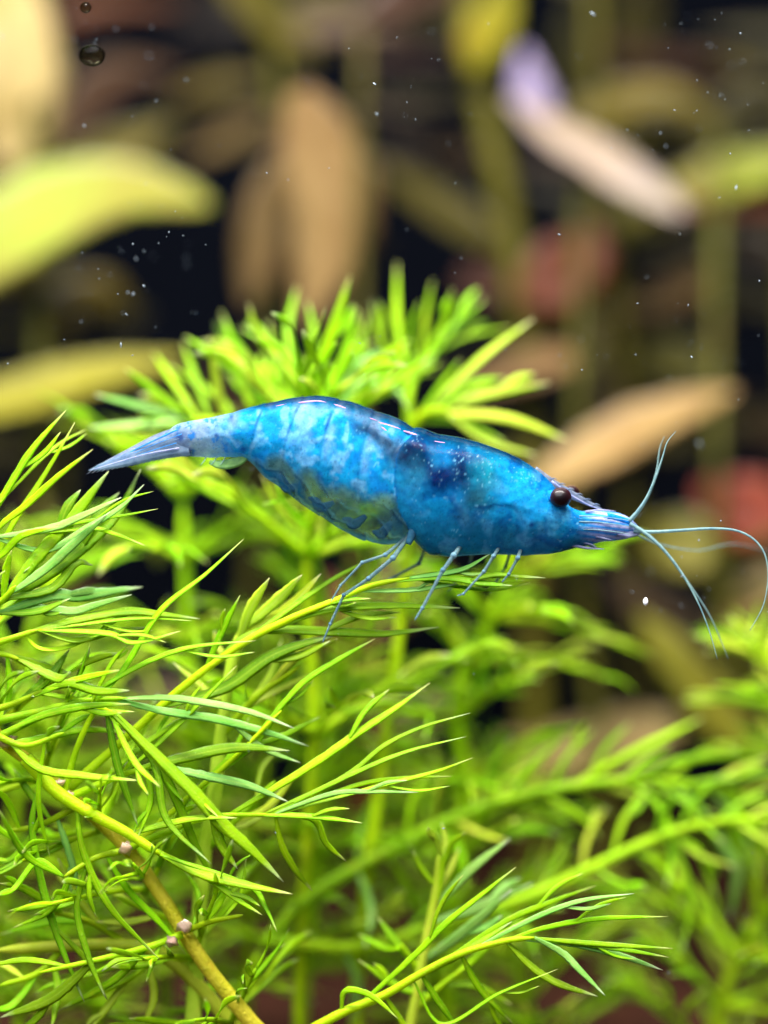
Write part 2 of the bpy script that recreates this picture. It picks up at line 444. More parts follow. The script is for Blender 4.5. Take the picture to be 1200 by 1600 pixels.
# shared leaflet shapes for the plants further back
def unit_leaflets():
    out = []
    for m in (LIME, LIME, DARK, PALE):
        for k in range(4):
            b = random.uniform(-.16, .16)
            c = [(0, 0, 0), (.35, 0, b * .5), (.7, 0, b * .4), (1, 0, random.uniform(-.22, .05))]
            v, f, uv = sweep(c, 10, leafw(.5, base=.5), .035, LENS, (0, 0, 1), twist=random.uniform(-.5, .5))
            v = [(p[0], p[1] * .1, p[2]) for p in np.asarray(v)]
            me = bpy.data.meshes.new('leaflet')
            me.from_pydata(v, [], f); me.polygons.foreach_set('use_smooth', [True] * len(f))
            l = me.uv_layers.new(name='UVMap')
            vi = np.empty(len(me.loops), int); me.loops.foreach_get('vertex_index', vi)
            l.data.foreach_set('uv', np.asarray(uv, float)[vi].ravel())
            me.materials.append(m)
            out.append(me)
    return out
UNIT = unit_leaflets()
def put_leaflet(parent, p, direction, up, length, width, pool):
    d = Vector(direction).normalized(); u = Vector(up)
    s = u.cross(d)
    s = s.normalized() if s.length > 1e-3 else Vector((1, 0, 0))
    n = d.cross(s)
    M = Matrix(((d.x * length, s.x * width * 10, n.x * length, p[0]), (d.y * length, s.y * width * 10, n.y * length, p[1]),
                (d.z * length, s.z * width * 10, n.z * length, p[2]), (0, 0, 0, 1)))
    # thickness follows the width, not the length
    o = bpy.data.objects.new('leaflet', random.choice(pool))
    COL.objects.link(o)
    o.parent = parent
    o.matrix_basis = M
    return o
def feather_fronds(root, base, axis_pts, nodes, per, flen, nleaf, lw, pool, droop=.25, tmin=.25, fw=.022, start=0):
    S = spline(axis_pts, 100)
    for k in range(nodes):
        t = tmin + (1 - tmin) * k / max(1, nodes - 1)
        i = min(98, int(t * 99)); p = S[i]
        T = S[i + 1] - S[i]; T /= np.linalg.norm(T)
        a0 = random.uniform(0, 6.28)
        e1 = np.cross(T, (0, 1, .3)); e1 /= np.linalg.norm(e1); e2 = np.cross(T, e1)
        top = k == nodes - 1
        for j in range(per):
            a = a0 + 6.283 * j / per + random.uniform(-.2, .2)
            rad = e1 * math.cos(a) + e2 * math.sin(a)
            lift = random.uniform(.25, .7) + (.5 if top else 0)
            d = rad + T * lift; d /= np.linalg.norm(d)
            L = flen * random.uniform(.75, 1.15) * (.8 if top else 1)
            c = [p, p + d * L * .33, p + d * L * .66 + np.array([0, 0, -droop * L * .12]), p + d * L + np.array([0, 0, -droop * L * .35])]
            v, f, uv = sweep(c, 10, taper(fw, fw * .5), .9, ROUND, (0, -1, .2))
            fr = mesh_obj('frond', v, f, STEML, root, base, uv)
            R = spline(c, 40)
            for q in range(nleaf):
                u = .3 + .7 * q / (nleaf - 1)
                i2 = min(38, int(u * 39)); pp = R[i2]
                tt = R[i2 + 1] - R[i2]; tt /= np.linalg.norm(tt)
                sd = np.cross(tt, T); sd /= np.linalg.norm(sd) + 1e-9
                sgn = -1 if q % 2 else 1
                if q == nleaf - 1: sgn = 0
                dd = tt + sd * sgn * random.uniform(.35, .75) + np.array([0, 0, random.uniform(-.15, .25)])
                put_leaflet(fr, pp, dd, T + np.array([0, -.8, 0]) + rng.normal(0, .35, 3), flen * random.uniform(.55, .85) * (1.1 - .25 * u), lw * random.uniform(.8, 1.25), pool)
def feather_plant(label, stem, d, w, name='feathery_plant', smat=None, **k):
    dd = d if isinstance(d, tuple) else (d, d)
    pp = pts(stem)
    S = [P(x, y, dd[0] + (dd[1] - dd[0]) * i / (len(pp) - 1)) for i, (x, y) in enumerate(pp)]
    S.insert(0, np.array([S[0][0], S[0][1], GZ - .05]))
    base = Vector(S[0])
    root = thing(name, label, 'plant', base, 'feathery aquarium plants')
    v, f, uv = sweep(S, 60, lambda t: w * K / 2 * (1 - .4 * t) * (1 + .10 * noise.noise((t * 14, w, 2))) * min(1, max(.12, (1.0 - t) * 14)), 1.0, ROUND, (0, -1, .1), rough=.08)
    mesh_obj('stem', v, f, smat or STEML, root, base, uv)
    if k: feather_fronds(root, base, S, **k)
    return root, base
PL = UNIT
fp = lambda r, w, d, l, **k: frond_part(root, base, r, w, d, l, **k)
root, base = feather_plant('soft lime feathery plant whose fronds rise above the back of the shrimp', '470,1500 490,1150 480,900 490,760 495,690', 1.0, 26,
              nodes=3, per=7, flen=.7, nleaf=7, lw=.034, pool=PL, tmin=.5)
fp('495,690 480,640 465,590', 20, (1., .95), ['L:22:478,620 510,545 547,432', 'L:20:490,650 532,573 560,480', 'L:18:468,600 450,520 464,448', 'P:18:465,600 405,525 388,475', 'L:18:480,640 397,600 345,486', 'L:16:470,605 490,530 480,470', 'L:18:475,630 430,570 420,500', 'L:16:490,660 520,600 585,530', 'L:16:470,600 440,550 375,510'], spread=.3)
fp('490,700 400,665 300,655', 20, (1., .9), ['P:20:350,660 337,590 328,525', 'L:18:330,656 305,590 286,535', 'L:18:310,655 270,595 240,550', 'L:18:300,655 240,610 195,575', 'M:20:300,655 210,632 148,616', 'M:20:300,656 200,665 140,668', 'L:18:310,660 220,690 165,690', 'L:18:400,665 380,600 360,560', 'L:18:370,660 340,620 260,570', 'L:16:420,668 410,610 420,555'], spread=.3)
fp('500,695 540,640 580,600', 18, (1., 1.1), ['M:24:510,660 555,572 590,575 628,625', 'M:18:520,650 560,600 610,600 640,640', 'L:18:560,620 600,560 640,530', 'L:16:550,630 560,560 575,490'], spread=.3)
root, base = feather_plant('soft feathery plant fanning pale leaf tips right of the shrimp back', '560,1500 610,1100 640,850 650,720 640,660', 1.1, 24)
fp('640,660 640,610 660,560', 18, (1.1, 1.2), ['L:17:630,600 622,520 620,410', 'L:15:655,560 665,500 676,438', 'L:20:640,600 700,520 760,465', 'L:17:680,540 697,500 707,450', 'L:10:660,560 730,525 800,512', 'D:14:645,600 600,540 580,470', 'L:12:650,580 640,520 655,470'], spread=.2)
fp('640,670 665,645 700,640', 20, (1.05, .95), ['P:24:630,655 720,590 770,545 834,498', 'P:22:655,648 740,622 860,598', 'P:22:665,646 790,653 888,688', 'P:18:690,650 760,688 840,712', 'L:16:650,655 720,660 790,690', 'L:16:680,645 740,600 790,590', 'L:14:645,660 690,600 720,560'], spread=.12)
feather_plant('soft lime feathery plant below the tail of the shrimp', '260,1500 300,1150 290,900 285,770', 1.60, 26,
              nodes=5, per=5, flen=.72, nleaf=6, lw=0.029, pool=PL, tmin=.4, droop=.5)
feather_plant('soft feathery plant leaning right below the head of the shrimp', '700,1500 725,1250 715,1090 760,980 800,900', 1.52, 34,
              nodes=6, per=5, flen=.55, nleaf=6, lw=0.031, pool=PL, tmin=.4, droop=.4)
feather_plant('soft feathery plant in the gap under the shrimp belly', '470,1600 500,1300 520,1100 540,1000', 1.60, 26,
              nodes=5, per=5, flen=.65, nleaf=6, lw=0.029, pool=PL, tmin=.35)
feather_plant('soft feathery plant behind the orange stem at bottom left', '150,1600 130,1450 120,1300 100,1150', 1.23, 26,
              nodes=5, per=5, flen=.6, nleaf=6, lw=0.027, pool=PL, tmin=.3)
feather_plant('soft feathery plant filling the bottom right corner', '1090,1700 1120,1600 1150,1500 1190,1430', 1.60, 30,
              nodes=4, per=5, flen=.65, nleaf=6, lw=0.031, pool=PL, tmin=.3)
feather_plant('pale feathery plant tip at the right edge below the antenna', '1290,1500 1270,1250 1240,1120 1215,1040', 1.45, 26,
              nodes=3, per=5, flen=.45, nleaf=6, lw=0.029, pool=[m for m in UNIT if m.materials[0] in (PALE, DARK)], tmin=.7)

feather_plant('soft feathery plant standing behind the pale yellow green plant', '380,1650 390,1450 400,1300 420,1150', 1.75, 26,
              nodes=5, per=5, flen=.7, nleaf=6, lw=0.029, pool=PL, tmin=.35)
feather_plant('soft feathery plant at the left edge level with the shrimp tail', '-20,1600 20,1300 40,1050 60,930', 1.60, 26,
              nodes=4, per=5, flen=.6, nleaf=6, lw=0.027, pool=PL, tmin=.45)
feather_plant('soft feathery plant behind the spreading frond at the bottom', '860,1720 850,1640 820,1560 800,1490', 1.60, 26,
              nodes=3, per=5, flen=.65, nleaf=6, lw=0.031, pool=PL, tmin=.4)
feather_plant('soft feathery plant right of the stem below the shrimp head', '680,1650 690,1450 700,1330', 2.50, 26,
              nodes=3, per=5, flen=.7, nleaf=6, lw=0.031, pool=PL, tmin=.4)
feather_plant('soft feathery plant low in the left corner', '20,1700 30,1600 40,1500', 1.15, 26,
              nodes=3, per=5, flen=.55, nleaf=6, lw=0.027, pool=PL, tmin=.4)

# arching fronds, soft, at the right of the lower half
root, base = feather_plant('soft plant with two long fronds arching to the right', '360,1640 380,1560 410,1480', .95, 30)
frond_part(root, base, '410,1480 480,1405 560,1355 680,1292 770,1255 870,1232 980,1220 1090,1228 1230,1260', 24, (.95, 1.25), side_leaves('560,1355 680,1292 770,1255 870,1232 980,1220 1090,1228 1230,1260', 22) + [
    'L:18:960,1222 1040,1195 1120,1180 1210,1185', 'L:18:990,1222 1030,1260 1050,1330 1040,1390', 'M:18:1040,1225 1090,1260 1130,1330', 'L:18:900,1232 960,1190 1040,1150 1100,1120',
    'L:16:1080,1228 1150,1215 1230,1205', 'M:18:1110,1232 1160,1290 1170,1370', 'L:16:840,1240 900,1270 940,1310', 'L:16:680,1292 720,1330 730,1390', 'L:18:600,1335 640,1390 640,1440', 'M:18:560,1360 580,1420 570,1480'], spread=.3)
frond_part(root, base, '420,1470 560,1480 700,1440 840,1395 950,1343 1050,1300 1130,1283 1230,1280', 23, (.95, 1.1), side_leaves('560,1480 700,1440 840,1395 950,1343 1050,1300 1130,1283 1230,1280', 22) + [
    'L:18:1050,1300 1090,1330 1120,1400', 'M:30:1110,1290 1150,1360 1140,1440', 'L:16:980,1330 1030,1350 1070,1420', 'L:16:1130,1283 1190,1320 1220,1390', 'D:18:1050,1300 1080,1400 1065,1490',
    'L:18:760,1425 820,1450 840,1500', 'D:18:640,1460 680,1520 690,1580', 'M:18:540,1480 560,1540 550,1600'], spread=.3)

# --- sharp plant at the left with the orange stem
root, base = feather_plant('sharp lime feathery plant with an orange brown stem at bottom left', '420,1640 390,1595 330,1520 286,1455 262,1415 230,1368 195,1322 140,1270 60,1200 -10,1140 -60,1000 -70,880 -60,800', (.10, .02), 27, smat=STEMO)
for x, y, s in ((288, 1448, 1.0), (268, 1472, .8), (197, 1326, .9), (92, 1224, .7), (108, 1242, .6), (12, 1158, 1.0)):
    c = P(x, y, -.02)
    V = []; F = []
    nn = 8
    for i in range(7):
        th = math.pi * i / 6
        for j in range(nn):
            ph = 6.283 * j / nn
            r = .036 * s * (1 + .9 * noise.noise((x + 3 * math.cos(ph) * math.sin(th), y + 3 * math.cos(th), math.sin(ph))))
            V.append(c + r * np.array([math.sin(th) * math.cos(ph), math.sin(th) * math.sin(ph), math.cos(th) * .8]))
    for i in range(6):
        for j in range(nn):
            F.append((i * nn + j, i * nn + (j + 1) % nn, (i + 1) * nn + (j + 1) % nn, (i + 1) * nn + j))
    mesh_obj('bud', V, F, NODE, root, base)
fp = lambda r, w, d, l, **k: frond_part(root, base, r, w, d, l, **k)
fp('-65,850 -30,830 -5,790', 13, (0, -.05), ['L:13:-20,815 0,783 50,703 103,641', 'L:11:-25,890 0,857 25,810 60,757 90,708 117,660', 'L:7:30,760 60,722 95,692 135,671'])
fp('-70,900 -40,880 -10,840', 14, (.02, -.05), ['L:13:-15,845 0,822 40,790 90,745 145,702', 'L:13:-40,895 0,868 33,838 90,823', 'M:15:20,852 80,825 130,805 190,777', 'M:13:70,860 130,828 188,793 225,757', 'L:6:150,812 195,805 247,795', 'L:9:140,826 175,833 228,853'])
fp('-70,960 -40,955 0,940 25,915', 15, (.0, -.1), ['D:24:10,925 60,868 115,806 170,736', 'D:26:10,965 70,900 135,850 185,800 220,733', 'M:16:25,942 70,890 120,845 172,800', 'L:13:0,930 10,890 18,860', 'D:18:30,960 80,920 120,880 145,883'])
fp('-70,985 -30,975 0,958', 14, (-.02, -.05), ['L:13:0,960 50,932 85,928 110,925', 'M:20:85,930 120,932 165,925 223,917', 'M:15:60,950 115,955 150,945 206,929', 'D:14:20,985 60,955 110,935'])
fp('-62,1015 -30,1010 0,1003 60,984', 15, (-.03, -.08), ['D:20:50,988 120,968 200,955 255,960 313,967', 'L:9:60,985 130,975 220,966 300,970', 'L:10:40,992 60,1012 100,1012 172,985', 'D:16:115,1000 170,988 230,980', 'L:13:90,1012 170,990 210,1004 282,986'], facing=(.1, -.75, .7))
fp('-60,1030 0,1022 30,1030', 12, (-.02, -.06), ['D:20:20,1015 60,1040 110,1052', 'L:11:10,1030 15,1080 5,1120', 'D:18:40,1040 90,1060 110,1050'])
fp('-30,1115 20,1100 70,1078', 13, (-.03, -.06), ['L:13:40,1090 110,1065 150,1055 187,1047', 'D:17:70,1072 110,1068 155,1080 202,1079', 'D:16:30,1098 75,1060 110,1012', 'L:10:60,1085 110,1090 150,1095'])
fp('-20,1130 60,1112 130,1095 200,1091', 14, (-.05, -.08), ['L:10:130,1095 185,1058 240,1030 300,1011 400,1001', 'M:14:190,1092 260,1090 310,1096 390,1112 460,1138', 'M:15:180,1100 250,1110 330,1122 410,1142 482,1166', 'L:11:100,1100 160,1110 210,1112'])
fp('0,1150 70,1118 140,1103', 13, (-.06, -.08), ['L:14:-10,1152 60,1120 130,1104 205,1100', 'L:8:150,1065 175,1035 203,1004', 'L:12:190,1050 250,955 320,898 381,842'])
fp('-5,1150 40,1165 100,1145', 12, (-.08, -.1), ['L:13:10,1182 70,1152 130,1140 205,1145', 'L:15:0,1190 60,1200 130,1212 221,1220', 'L:9:70,1155 60,1250 78,1340'])
fp('40,1185 90,1238 150,1275 200,1302 250,1335', 24, (-.02, -.12), ['L:18:235,1325 310,1364 380,1382 457,1397', 'L:12:325,1372 370,1405 410,1430', 'L:10:390,1385 415,1418 433,1456', 'L:13:205,1300 250,1290 310,1278 370,1278', 'L:13:120,1255 130,1330 170,1415 250,1500', 'D:14:60,1220 50,1290 70,1400 100,1490 132,1566'])
fp('100,1240 120,1170 150,1110 175,1112', 12, (0, -.12), ['L:14:150,1105 195,1135 250,1190 310,1248 345,1280', 'D:26:300,1235 345,1285 390,1325 443,1378', 'D:16:250,1200 280,1260 310,1330 345,1390', 'D:15:165,1115 185,1200 215,1290', 'L:12:170,1120 210,1190 250,1230', 'D:14:240,1190 260,1280 330,1350'])
fp('110,1245 180,1215 240,1195', 13, (0, -.08), ['D:20:200,1212 290,1183 370,1168 453,1173', 'M:16:250,1197 320,1212 390,1228 451,1253', 'L:10:150,1230 230,1160 320,1100', 'L:10:190,1210 260,1150 330,1080 370,1040', 'L:11:230,1200 235,1250 215,1310'])
fp('200,1325 260,1300 330,1276 430,1273', 12, (0, -.05), ['L:11:400,1273 460,1274 510,1278 566,1286', 'L:12:432,1278 440,1320 462,1360 488,1392', 'L:12:490,1280 510,1318 541,1346', 'M:9:425,1275 520,1240 580,1237 653,1238', 'L:8:430,1272 560,1226 630,1216 706,1213', 'L:8:440,1268 600,1226 680,1206 739,1184', 'D:9:420,1275 560,1205 640,1173 728,1151', 'D:9:410,1280 540,1212 600,1165 660,1136 735,1114', 'L:15:360,1290 480,1200 560,1145 620,1105 672,1067'], spread=.12)
fp('200,1330 290,1250 370,1180 440,1110', 11, (.05, .0), ['L:11:400,1150 470,1070 530,1030 586,998', 'L:10:330,1220 400,1160 450,1090 480,1060', 'L:10:300,1240 360,1180 390,1120', 'D:10:380,1165 440,1150 500,1120'], spread=.2)
fp('190,1330 150,1340 100,1370', 12, (0, -.1), ['L:12:100,1372 40,1335 -5,1260', 'L:12:165,1338 200,1390 250,1442 290,1490', 'L:13:120,1360 80,1420 20,1450', 'D:12:140,1350 120,1420 140,1500 165,1560', 'L:10:60,1345 20,1390 -10,1400'])
fp('285,1460 230,1480 150,1500 60,1520', 12, (.02, -.1), ['L:14:230,1480 180,1530 90,1580', 'D:20:150,1505 80,1560 0,1590', 'L:11:110,1510 40,1500 -20,1510', 'L:9:250,1470 240,1500 228,1535'])
fp('288,1455 330,1440 380,1430', 11, (.02, -.1), ['L:8:320,1442 345,1410 360,1370', 'L:9:300,1450 310,1400 290,1360', 'L:8:350,1436 375,1400 385,1340'])
fp('120,1260 60,1290 0,1300', 12, (.02, .1), ['L:12:60,1290 20,1340 -15,1350', 'M:12:90,1275 110,1340 125,1400', 'L:12:30,1296 10,1250 -10,1230', 'L:12:80,1280 40,1230 20,1200'])
SHARP = [m for m in UNIT if m.materials[0] in (LIME, DARK)]
axis = [P(x, y, .2) for x, y in pts('360,1600 286,1470 195,1340 90,1240 0,1150 -40,1020')]
feather_fronds(root, base, axis, nodes=7, per=5, flen=.48, nleaf=6, lw=.026, pool=SHARP, tmin=.0, droop=.2, fw=.016)
# fronds under the feet of the shrimp
fp('100,1238 200,1150 290,1070 380,1005 450,968 520,940 580,915 640,903', 15, (.05, -.05), ['D:13:600,908 680,898 760,898 852,903', 'L:8:640,905 700,914 770,922 829,911', 'D:14:610,912 690,902 760,912 800,915', 'D:16:400,995 500,955 600,946 719,950', 'D:18:330,1040 400,988 520,987 600,990 686,980', 'M:10:560,928 640,922 720,912', 'L:12:450,968 520,940 580,935', 'D:24:250,1105 350,1075 430,1022 530,990', 'L:12:320,1045 350,980 375,930', 'L:10:360,1020 440,960 520,905 590,868', 'M:10:650,903 720,890 765,866'], spread=.1, facing=(.1, -.8, .6))

# --- plant just behind it, overexposed paleness put into its colour
root, base = feather_plant('pale yellow green plant rising behind the sharp left plant', '300,1640 310,1450 320,1330 335,1240 345,1150 362,1040 385,960', (.24, .14), 30, smat=STEMP)
fp('362,1040 380,980 400,930', 16, (.15, .12), ['P:18:370,1010 392,950 421,903', 'P:20:385,985 430,940 472,898', 'P:20:400,1005 450,950 502,896', 'P:12:350,1060 340,1010 335,985', 'P:14:345,1090 300,1060 270,1035'])
fp('345,1150 400,1090 470,1040', 14, (.17, .14), ['P:13:380,1110 430,1080 500,1050', 'P:13:420,1080 470,1020 520,990', 'P:13:360,1130 420,1060 440,1000'])
fp('320,1330 380,1270 430,1220', 13, (.2, .16), ['P:13:350,1300 400,1280 440,1230', 'P:12:370,1280 420,1260 470,1200', 'P:12:400,1250 410,1200 440,1170'])
fp('310,1450 250,1430 180,1400', 14, (.22, .16), ['P:14:250,1430 200,1440 150,1440', 'P:14:210,1415 150,1380 90,1370', 'P:14:280,1440 240,1400 220,1360'])
root, base = feather_plant('pale plant with a thick lime stem bending left along the bottom edge', '400,1660 365,1605 300,1530 250,1490 200,1476 100,1478 -20,1486', (.25, .15), 28, smat=STEMP)
fp('200,1476 140,1440 60,1420', 13, (.2, .1), ['L:14:140,1440 80,1440 0,1460', 'L:14:100,1430 40,1390 0,1380', 'P:14:160,1450 120,1400 90,1340'])
fp('100,1478 60,1520 0,1540', 13, (.2, .1), ['L:14:60,1520 20,1570 -20,1580', 'L:14:80,1500 90,1550 80,1610', 'P:12:40,1530 10,1510 -20,1500'])
fp('250,1490 200,1530 140,1560', 12, (.2, .1), ['P:14:200,1530 170,1570 140,1610', 'P:14:230,1505 240,1560 220,1610'])

# --- sharp frond at the bottom, right of centre
root, base = feather_plant('sharp lime plant with a spreading frond at the bottom right of centre', '430,1680 455,1640 480,1612', .05, 22)
fp('480,1612 540,1580 600,1555 660,1520 720,1490 790,1470 835,1465', 16, (.05, -.05), [
    'L:9:830,1466 900,1472 980,1478 1051,1482', 'L:9:820,1467 920,1476 980,1485 1046,1496', 'M:13:810,1467 900,1475 975,1495 1036,1516', 'L:9:790,1471 850,1450 930,1436 1043,1432',
    'M:9:740,1485 840,1432 910,1407 991,1396', 'L:10:690,1508 790,1440 860,1410 931,1384', 'D:15:790,1472 830,1510 870,1536 934,1557', 'M:12:850,1468 880,1490 905,1515 946,1556',
    'L:13:720,1492 750,1545 802,1600', 'L:12:660,1522 685,1565 715,1606', 'L:11:560,1572 640,1500 700,1440 760,1392 806,1355', 'L:7:690,1600 780,1552 872,1514', 'L:11:530,1585 540,1548 580,1556 622,1592',
    'L:8:740,1485 800,1450 850,1425', 'D:14:640,1532 720,1490 800,1440', 'L:11:600,1556 630,1600 660,1640'], spread=.14)
root, base = feather_plant('upright lime shoot with short side leaves at the bottom centre', '620,1700 640,1610 660,1500 680,1400 692,1312', (.35, .3), 22, smat=STEMP)
fp('672,1440 688,1380 691,1335', 13, (.32, .28), ['P:12:690,1345 696,1315 690,1285', 'P:10:690,1340 680,1310 668,1292', 'L:11:688,1360 705,1320 728,1300', 'L:11:684,1390 660,1360 645,1330', 'P:13:690,1395 705,1355 718,1325', 'M:17:680,1420 740,1355 797,1310', 'M:20:670,1470 740,1420 835,1380'])
fp('655,1520 640,1495 625,1475', 14, (.34, .3), ['L:15:645,1500 615,1468 591,1434', 'L:12:630,1480 600,1480 560,1460', 'M:18:650,1510 720,1460 800,1390'])
fp('645,1580 690,1540 730,1510', 13, (.34, .3), ['L:14:690,1540 740,1540 800,1570', 'L:14:710,1525 760,1480 800,1430', 'L:14:670,1555 620,1540 560,1500'])

# ---------------------------------------------------------------- the shrimp
TOP = [(258, 676), (278, 663), (320, 654), (365, 645), (390, 637), (420, 630), (450, 624), (490, 619), (530, 624), (580, 640), (620, 655), (655, 669), (690, 681), (720, 685), (760, 696), (800, 712), (835, 733), (862, 757), (878, 778), (893, 794), (915, 800), (940, 799), (965, 802), (985, 811), (998, 823)]
BOT = [(258, 712), (300, 714), (350, 714), (378, 714), (395, 725), (410, 741), (440, 763), (470, 786), (500, 806), (540, 830), (570, 844), (600, 849), (622, 847), (640, 840), (655, 853), (675, 866), (700, 868), (760, 865), (820, 866), (855, 865), (890, 858), (920, 851), (940, 846), (965, 843), (985, 839), (998, 829)]
HWD = [(258, 12), (300, 20), (350, 27), (400, 38), (470, 52), (540, 58), (620, 60), (700, 64), (760, 62), (820, 52), (860, 40), (900, 30), (940, 24), (980, 14), (998, 4)]
SEGS = [345, 392, 446, 503, 566]                    # where one ring of the abdomen overlaps the next, at mid height
def seg_x(px, py):
    # the joints lean: forward at the back, sweeping to the rear below
    v = (py - 700) / 100
    return px + 22 * v - 18 * v * v
EDGE = [(660, 655), (680, 640), (700, 622), (720, 614), (750, 612), (790, 617), (815, 628), (850, 650), (880, 660)]
def nz(x, y, s, k=0):
    return noise.noise((x * s, y * s, k * 7.3))
def fbm(x, y, s, k=0):
    return nz(x, y, s, k) + .5 * nz(x, y, s * 2.1, k + 1) + .25 * nz(x, y, s * 4.3, k + 2)
def ell(x, y, cx, cy, rx, ry, a=0, soft=.5):
    ca, sa = math.cos(math.radians(a)), math.sin(math.radians(a))
    u = ((x - cx) * ca + (y - cy) * sa) / rx; v = (-(x - cx) * sa + (y - cy) * ca) / ry
    r = math.sqrt(u * u + v * v)
    return min(1, max(0, (1 + soft - r) / (2 * soft)))
def sm(a, b, x):
    t = min(1, max(0, (x - a) / (b - a))); return t * t * (3 - 2 * t)
def lerp(c, d, f):
    return tuple(a + (b - a) * f for a, b in zip(c, d))
def pigment(x, y, top, bot, side):
    """colour and opacity of the shell at a place of the flank (photo pixels)"""
    w = fbm(x, y, .02, 5) * 14
    xx, yy = x + w, y + fbm(x, y, .02, 9) * 14
    h = (y - top) / max(8, bot - top)
    bright = (.006, .27, .58)
    c = bright; op = .86
    edge = float(curve1(EDGE, y))
    if x < edge + 4:                                # abdomen
        f = fbm(xx, yy, .045, 1)
        c = lerp(c, (.20, .46, .72), sm(.15, .6, f) * .55)
        c = lerp(c, (.006, .20, .60), sm(.1, .5, -f) * .7)
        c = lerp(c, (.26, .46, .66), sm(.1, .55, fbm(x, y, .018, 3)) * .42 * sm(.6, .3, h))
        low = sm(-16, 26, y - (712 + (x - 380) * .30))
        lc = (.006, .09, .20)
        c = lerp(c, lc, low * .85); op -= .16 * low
        # pale windows between the swimmeret bases
        for cx, cy, rx, ry, a in ((402, 727, 9, 15, -35), (442, 741, 13, 26, -38), (492, 762, 15, 36, -40), (545, 790, 22, 40, -45), (590, 800, 30, 26, -20), (470, 780, 6, 30, -52), (520, 812, 6, 36, -58), (575, 828, 9, 34, -75)):
            e = ell(xx, yy, cx, cy, rx, ry, a, .35)
            c = lerp(c, (.13, .27, .20), e * .7); op -= .32 * e
        if low > .2:
            nn_ = xx - (yy - 712) * .95 - .0016 * (y - 720) ** 2
            for s0 in (372, 398, 428, 466, 508, 548, 580):
                q = nn_ - s0
                c = lerp(c, (.002, .045, .13), math.exp(-(q / 3.2) ** 2) * .75 * low)
                c = lerp(c, (.14, .36, .46), math.exp(-((q - 6) / 3.0) ** 2) * .8 * low)
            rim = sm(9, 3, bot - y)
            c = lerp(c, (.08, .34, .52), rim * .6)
        tl = sm(372, 322, x + .3 * (y - 680) + w)
        c = lerp(c, (.26, .36, .50), tl * .85); op -= .22 * tl
        sp = sm(.30, .50, fbm(x, y, .085, 12)) * sm(400, 350, x)
        c = lerp(c, (.01, .20, .62), sp * .9)
        for cx, cy, rx, ry in ((262, 692, 5, 3), (283, 684, 8, 7), (340, 681, 3, 3), (300, 708, 6, 6), (382, 702, 6, 4), (365, 655, 7, 8)):
            c = lerp(c, (.006, .06, .28), ell(x, y, cx, cy, rx, ry, 0, .6) * .85)
        for s in SEGS:
            q = seg_x(x, y) - s
            l = math.exp(-(q / 2.6) ** 2) * sm(-.05, .1, h) * sm(.42, .25, h) * sm(.0, .3, nz(x, s, .05, 33) + .5 * nz(x, y, .05, 34))
            c = lerp(c, (.004, .10, .40), l * .85)
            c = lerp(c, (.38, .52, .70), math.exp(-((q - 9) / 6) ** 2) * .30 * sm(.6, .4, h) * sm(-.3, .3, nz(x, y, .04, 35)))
        st = max(ell(xx, yy, 588, 680, 45, 13, 36, .6), ell(xx, yy, 622, 712, 28, 24, 40, .6))
        c = lerp(c, (.012, .018, .045), st * .85)
    else:                                           # head and thorax
        f = fbm(xx, yy, .04, 2)
        c = lerp(c, (.002, .10, .40), sm(-.1, .5, f) * .7)
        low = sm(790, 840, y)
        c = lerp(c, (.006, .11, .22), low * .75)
        c = lerp(c, (.10, .36, .62), sm(.15, .5, fbm(x, y, .03, 21)) * .35)
        for cx, cy, rx, ry, a, k, col in (
            (749, 742, 32, 36, 20, .75, (.006, .16, .18)), (683, 751, 48, 30, 0, .8, (.001, .02, .15)), (640, 717, 38, 30, 30, .96, (.001, .004, .030)), (724, 731, 14, 36, -12, .9, (.001, .006, .045)), (688, 752, 36, 22, 0, .85, (.001, .006, .05)), (748, 782, 24, 12, 35, .6, (.008, .05, .07)), (700, 705, 60, 12, 12, .6, (.001, .02, .12)),
            (735, 800, 34, 22, 0, .4, (.02, .09, .11)), (775, 796, 40, 3.5, 8, .7, (.001, .03, .14)),
            (838, 795, 22, 20, 0, .7, (.014, .40, .82)), (812, 765, 22, 26, 0, .5, (.014, .38, .76)), (828, 819, 4, 4, 0, .9, (.003, .04, .22)),
            (866, 776, 10, 14, 0, .8, (.002, .03, .24)), (862, 847, 30, 4, 8, .6, (.003, .05, .22)), (800, 852, 40, 3, 0, .5, (.003, .06, .24)), (870, 838, 22, 3, -15, .5, (.003, .05, .25)), (640, 770, 20, 40, 0, .4, (.02, .34, .62))):
            c = lerp(c, col, ell(xx if rx > 12 else x, yy if rx > 12 else y, cx, cy, rx, ry, a, .6) * k)
        fr = sm(900, 940, x + 10 * nz(x, y, .05, 40))
        stripe = .5 + .5 * math.sin((y + (x - 900) * -.12) * .75)
        c = lerp(c, lerp((.02, .26, .72), (.50, .50, .74), stripe), fr * .85)
        hl = math.exp(-((x - edge - 2) / 3.0) ** 2) * sm(690, 720, y)
        c = lerp(c, (.004, .09, .34), hl * .6)
        dots = sm(.54, .64, nz(x, y, .30, 50) + .25 * nz(x, y, .05, 51)) * ell(x, y, 745, 725, 110, 45, 20, .4)
        c = lerp(c, (.30, .70, .82), dots * .3)
    gr = sm(.35, .6, nz(x, y, .34, 70))
    c = lerp(c, tuple(q * .45 for q in c), gr * .6)
    gr = sm(.42, .62, nz(x, y, .26, 72)) * sm(.0, .4, fbm(x, y, .03, 73))
    c = lerp(c, (.16, .46, .66), gr * .5)
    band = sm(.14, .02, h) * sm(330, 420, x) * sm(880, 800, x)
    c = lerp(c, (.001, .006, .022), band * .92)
    return (*(.98 * q for q in c), max(.2, min(1, op)))
